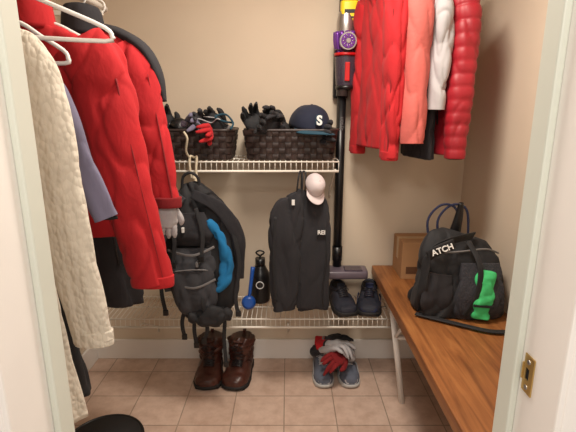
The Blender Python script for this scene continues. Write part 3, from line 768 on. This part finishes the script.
    for k in range(K):
        t = k / (K - 1)
        if not shaft: y = L * (-.17 + .2 * t); z = solh * .8 + H * (.73 + .24 * t) + .006
        else:
            if t < .5: y = L * (-.17 + .2 * t); z = solh * .8 + H * (.73 + .5 * t) + .007
            else: y = L * (-.07 - .03 * (t - .5)); z = solh * .8 + H * .98 + (t - .5) * 2 * shaft
        w = W * .42
        b.tube([(-w, y + .004, z - .006), (0, y, z + .003), (w, y + .004, z - .006)], .0026, 6, smooth=2)
        if last: b.tube([(-w, last[0], last[1] - .004), (w, y, z - .004)], .0024, 6); b.tube([(w, last[0], last[1] - .004), (-w, y, z - .004)], .0024, 6)
        last = (y, z)
    y, z = last
    for sg in (-1, 1): b.tube([(0, y, z), (sg * .02, y - .02, z + .014), (sg * .034, y - .012, z - .004), (sg * .012, y - .004, z)], .0022, 6, smooth=4)
    b.obj("laces", lacem, e)
    if accent:
        for sg in (-1, 1):
            b = MB(); b.sweep([(sg * W * 1.0, -.25 * L, solh + .02), (sg * W * .95, -.05 * L, solh + .045), (sg * W * .86, .1 * L, solh + .03)], [.005, .010, .005], [.002, .003, .002], 10, 8, side=(0, 0, 1)); b.obj("side_overlay", accent, e)
    return e
shoe("boot", "brown leather lace-up ankle boot on tiled floor", "boot", (-.455, 2.235, 0), .03, M_brown, M_sole, M_zip, L=.31, W=.076, shaft=.085, group="brown boots under the shelf")
shoe("boot", "brown leather lace-up ankle boot turned slightly outward on floor", "boot", (-.285, 2.23, 0), -.16, M_brown, M_sole, M_zip, L=.31, W=.076, shaft=.085, group="brown boots under the shelf")
SG = "running shoes on the floor"; SB = "black shoes on the lower shelf"
shoe("sneaker", "slate blue running shoe with grey sole on tiles", "sneaker", (.20, 2.25, 0), .03, M_sneak, M_sneak2, M_whitec, L=.30, W=.056, group=SG, accent=M_whitec)
shoe("sneaker", "slate blue running shoe with gloves resting on it", "sneaker", (.345, 2.25, 0), .06, M_sneak, M_sneak2, M_whitec, L=.30, W=.056, group=SG, accent=M_whitec)
shoe("shoe", "black low shoe on wire shelf", "shoe", (.305, 2.265, .4225), .16, M_dshoe, M_sole, M_zip, L=.275, W=.060, group=SB, sc=1.08, H=.072)
shoe("shoe", "black low shoe with navy lining on wire shelf", "shoe", (.46, 2.265, .4225), -.18, M_dshoe, M_sole, M_zip, L=.275, W=.060, group=SB, accent=M_navy, sc=1.08, H=.072)
WG = "work gloves on the running shoes"
glove("work_glove", "grey and white work glove lying on running shoes", (.20, 2.24, .165), (62, 6, 55), M_whitec, M_char, 1.05, WG, .6)
glove("work_glove", "red work glove with pale cuff across running shoes", (.32, 2.19, .15), (75, 20, -50), M_redd, M_whitec, 1.0, WG, .8)
glove("work_glove", "pale work glove with red cuff on running shoe", (.23, 2.23, .20), (72, 10, 60), M_whitec, M_red2, 1.0, WG, .9)
glove("work_glove", "charcoal work glove draped over running shoe", (.22, 2.30, .18), (78, -10, 80), M_char, M_red2, 1.0, WG, .5)

e = thing("water_bottle", "black round-shouldered bottle with white ring on shelf", "bottle", (-.16, 2.345, .424), (0, 0, 0), 1.3)
b = MB(); b.sweep([(0, 0, 0), (0, 0, .01), (0, 0, .11), (0, 0, .15), (0, 0, .17)], [.034, .042, .044, .03, .02], [.034, .042, .044, .03, .02], 28, 20); b.obj("body", M_blackm, e)
b = MB(); b.tube([(0, 0, .165), (0, 0, .2)], .022, 18); b.tube([(0, 0, .195), (.0, 0, .21), (.018, 0, .225), (0, 0, .235), (-.018, 0, .225), (0, 0, .21)], .004, 8, smooth=3); b.obj("cap", M_blackm, e)
b = MB(); pts = [(.016 * math.cos(a), -.0455, .09 + .016 * math.sin(a)) for a in [2 * pi * k / 20 for k in range(20)]]; b.tube(pts, .0025, 6, closed=True); b.obj("ring_mark", M_wtext, e)
e = thing("brush", "blue round-headed plastic brush leaning beside black bottle", "brush", (-.225, 2.22, .425), (math.radians(-12), math.radians(7), 0), 1.5)
b = MB(); b.tube([(0, 0, .045), (0, 0, .10), (0, 0, .16)], [.006, .007, .008], 12, smooth=3); b.obj("handle", M_lblue, e)
b = MB(); b.sweep([(0, -.012, .026), (0, -.004, .026), (0, .006, .026), (0, .010, .026)], [.016, .025, .026, .018], [.016, .025, .026, .018], 28, 12, side=(1, 0, 0)); b.obj("round_head", M_lblue, e)

# ------------------------------------------------------------------ bench
BT = .62
e = thing("bench", "worn honey brown wooden bench with white tubular legs", "bench", (.74, 1.66, 0))
b = MB(); b.box((-.245, -.80, BT - .055), (.245, .745, BT)); b.obj("seat", M_wood, e, smooth=False, bevel=.006)
for y in (.33, -.6):
    for (x0, x1) in ((-.218, -.135), (.20, .17)):
        b = MB(); b.tube([(x0, y, BT - .056), (x1, y, .0)], .016, 12); b.obj("leg", M_hang, e)
    b = MB(); b.tube([(-.195, y, .38), (.19, y, .38)], .013, 8); b.obj("crossbar", M_hang, e)
    b = MB(); b.tube([(-.2, y, BT - .06), (.19, y, BT - .06)], .010, 8); b.obj("top_bar", M_hang, e)
    b = MB(); b.tube([(-.195, y, .38), (-.19, y - .18, BT - .06)], .008, 8); b.obj("brace", M_hang, e)

e = thing("cardboard_box", "small brown cardboard box on bench against wall", "box", (.735, 2.28, BT))
b = MB(); b.box((-.125, -.095, 0), (.115, .095, .205)); b.obj("carton", M_card, e, smooth=False, bevel=.002)
b = MB(); b.box((-.127, -.02, .09), (.117, .02, .207)); b.obj("packing_tape", material("tan_tape", (184, 150, 106), rough=.3, bump=0), e, smooth=False)
b = MB(); b.box((-.10, -.0965, .03), (-.03, -.0955, .07)); b.obj("side_print", material("brown_ink", (95, 62, 38), bump=0), e, smooth=False)

e = thing("tote_bag", "slouchy black bag with mesh pocket on bench", "bag", (.755, 1.83, BT))
b = MB(); b.sweep([(.01, 0, .0), (.01, 0, .02), (.01, 0, .10), (.01, .01, .20), (.02, .02, .28), (.035, .03, .33), (.04, .035, .345)], [.175, .19, .185, .17, .155, .135, .10], [.11, .12, .11, .08, .055, .035, .015], 110, 90, p=4, wr=.014, wf=(6, 6, 5), seed=27, fold=(5, .003, .006), crease=(.022, (9, 9, 4)))
b.obj("main_body", M_black, e)
M_mesh = cloth("black_mesh", (48, 48, 54), bscale=150)
b = MB(); b.sweep([(.07, -.1, .01), (.07, -.12, .06), (.07, -.115, .15), (.07, -.085, .25)], [.095, .105, .10, .08], [.02, .026, .024, .012], 50, 36, p=3.6, wr=.008, seed=22, crease=(.009, (11, 11, 5))); b.obj("mesh_pocket", M_mesh, e)
b = MB(); b.sweep([(-.11, -.08, .02), (-.115, -.10, .09), (-.10, -.085, .20)], [.06, .07, .06], [.02, .025, .012], 44, 30, p=3.4, wr=.010, seed=25, crease=(.011, (11, 11, 5))); b.obj("front_pocket", M_char, e)
b = MB(); ribbon(b, [(-.16, -.06, .02), (-.175, -.10, .12), (-.17, -.10, .22), (-.155, -.095, .30), (-.09, -.085, .340), (-.01, -.06, .355), (.06, -.01, .35)], .022, (.3, -.3, .9), .004, 50); b.obj("carry_strap", M_black, e)
b = MB(); ribbon(b, [(.02, -.06, .34), (.05, -.13, .25), (.04, -.15, .13), (.0, -.14, .03)], .012, (1, 0, 0), .003, 30); b.obj("webbing_strap", M_black, e)
b = MB(); ribbon(b, [(-.19, -.08, .012), (-.05, -.17, .012), (.08, -.24, .012), (.2, -.22, .012), (.2, -.12, .03)], .014, (0, 1, 0), .004, 40); b.obj("long_strap", M_black, e)
b = MB(); b.tube([(-.13, -.07, .29), (-.02, -.08, .30), (.09, -.075, .31), (.165, -.04, .28)], .004, 6, smooth=5); b.obj("top_zipper", M_grey, e)
for dx in (0, .045):
    b = MB(); b.tube([(-.1 + dx, .04, .27), (-.125 + dx, .05, .40), (-.07 + dx, .05, .475), (.0 + dx, .05, .455), (.02 + dx, .05, .33)], .0055, 8, smooth=6); b.obj("handle", M_navy, e)
b = MB(); b.sweep([(-.0, .05, .32), (0.01, .04, .43), (.01, .03, .49)], [.03, .020, .012], [.015, .013, .01], 16, 10, wr=.006); b.obj("handle_wrap", M_blackm, e)
b = MB(); ribbon(b, [(-.165, -.108, .290), (-.12, -.116, .322), (-.06, -.110, .345)], .024, (-.3, -.1, 1), .004, 10); b.obj("name_band", M_black, e)
text("ATCH", .034, (-.112, -.124, .322), (math.radians(74), math.radians(-22), math.radians(-2)), M_wtext, e, "lettering", .004, .0006)
e = thing("green_pouch", "flat bright green pouch tucked in black bag side pocket", "pouch", (.82, 1.685, BT + .02), (math.radians(-6), math.radians(5), 0), .95)
b = MB(); b.sweep([(0, 0, 0), (0, 0, .01), (0, 0, .08), (.002, 0, .14), (.0, 0, .21), (0, 0, .222)], [.028, .038, .042, .040, .036, .026], [.010, .017, .02, .019, .015, .010], 40, 50, p=3.4, wr=.010, wf=(20, 20, 14), crease=(.006, (18, 18, 10))); b.obj("body", M_green, e)
b = MB(); b.box((-.044, -.026, .060), (.044, -.01, .070)); b.obj("pocket_band", M_black, e, smooth=False)

# ------------------------------------------------------------------ floor basin
e = thing("rubber_basin", "black round rubber basin on tiled floor", "basin", (-.83, 1.64, 0))
b = MB(); b.sweep([(0, 0, 0), (0, 0, .03), (0, 0, .06), (0, 0, .065), (0, 0, .055), (0, 0, .02)], [.14, .160, .17, .165, .155, .14], [.14, .160, .17, .165, .155, .14], 48, 30); b.obj("shell", M_sole, e)
b = MB(); b.tube([(.17 * math.cos(2 * pi * k / 40), .17 * math.sin(2 * pi * k / 40), .062) for k in range(40)], .007, 8, closed=True); b.obj("rim", M_blackm, e)

# ------------------------------------------------------------------ lights
def area(loc, rot, size, power, col):
    l = bpy.data.lights.new("lamp", 'AREA'); l.shape = 'DISK'; l.size = size; l.energy = power; l.color = col
    o = bpy.data.objects.new("lamp", l); o.location = loc; o.rotation_euler = rot; COL.objects.link(o)
area((.12, 1.38, 2.40), (0, 0, 0), .42, 28, (1, .90, .79))
area((0, -.25, 2.35), (math.radians(25), 0, 0), .5, 14, (1, .93, .86))
w = bpy.data.worlds.new("world"); scene.world = w; w.use_nodes = True
w.node_tree.nodes["Background"].inputs[0].default_value = (1, .92, .84, 1)
w.node_tree.nodes["Background"].inputs[1].default_value = .75

cam = bpy.data.cameras.new("camera"); cam.sensor_width = 36; cam.lens = 36 * 430 / 576; cam.clip_start = .02
co = bpy.data.objects.new("camera", cam); COL.objects.link(co)
co.location = (0, 0, 1.5); co.rotation_euler = (math.radians(90 - 13.6), 0, 0)
scene.camera = co
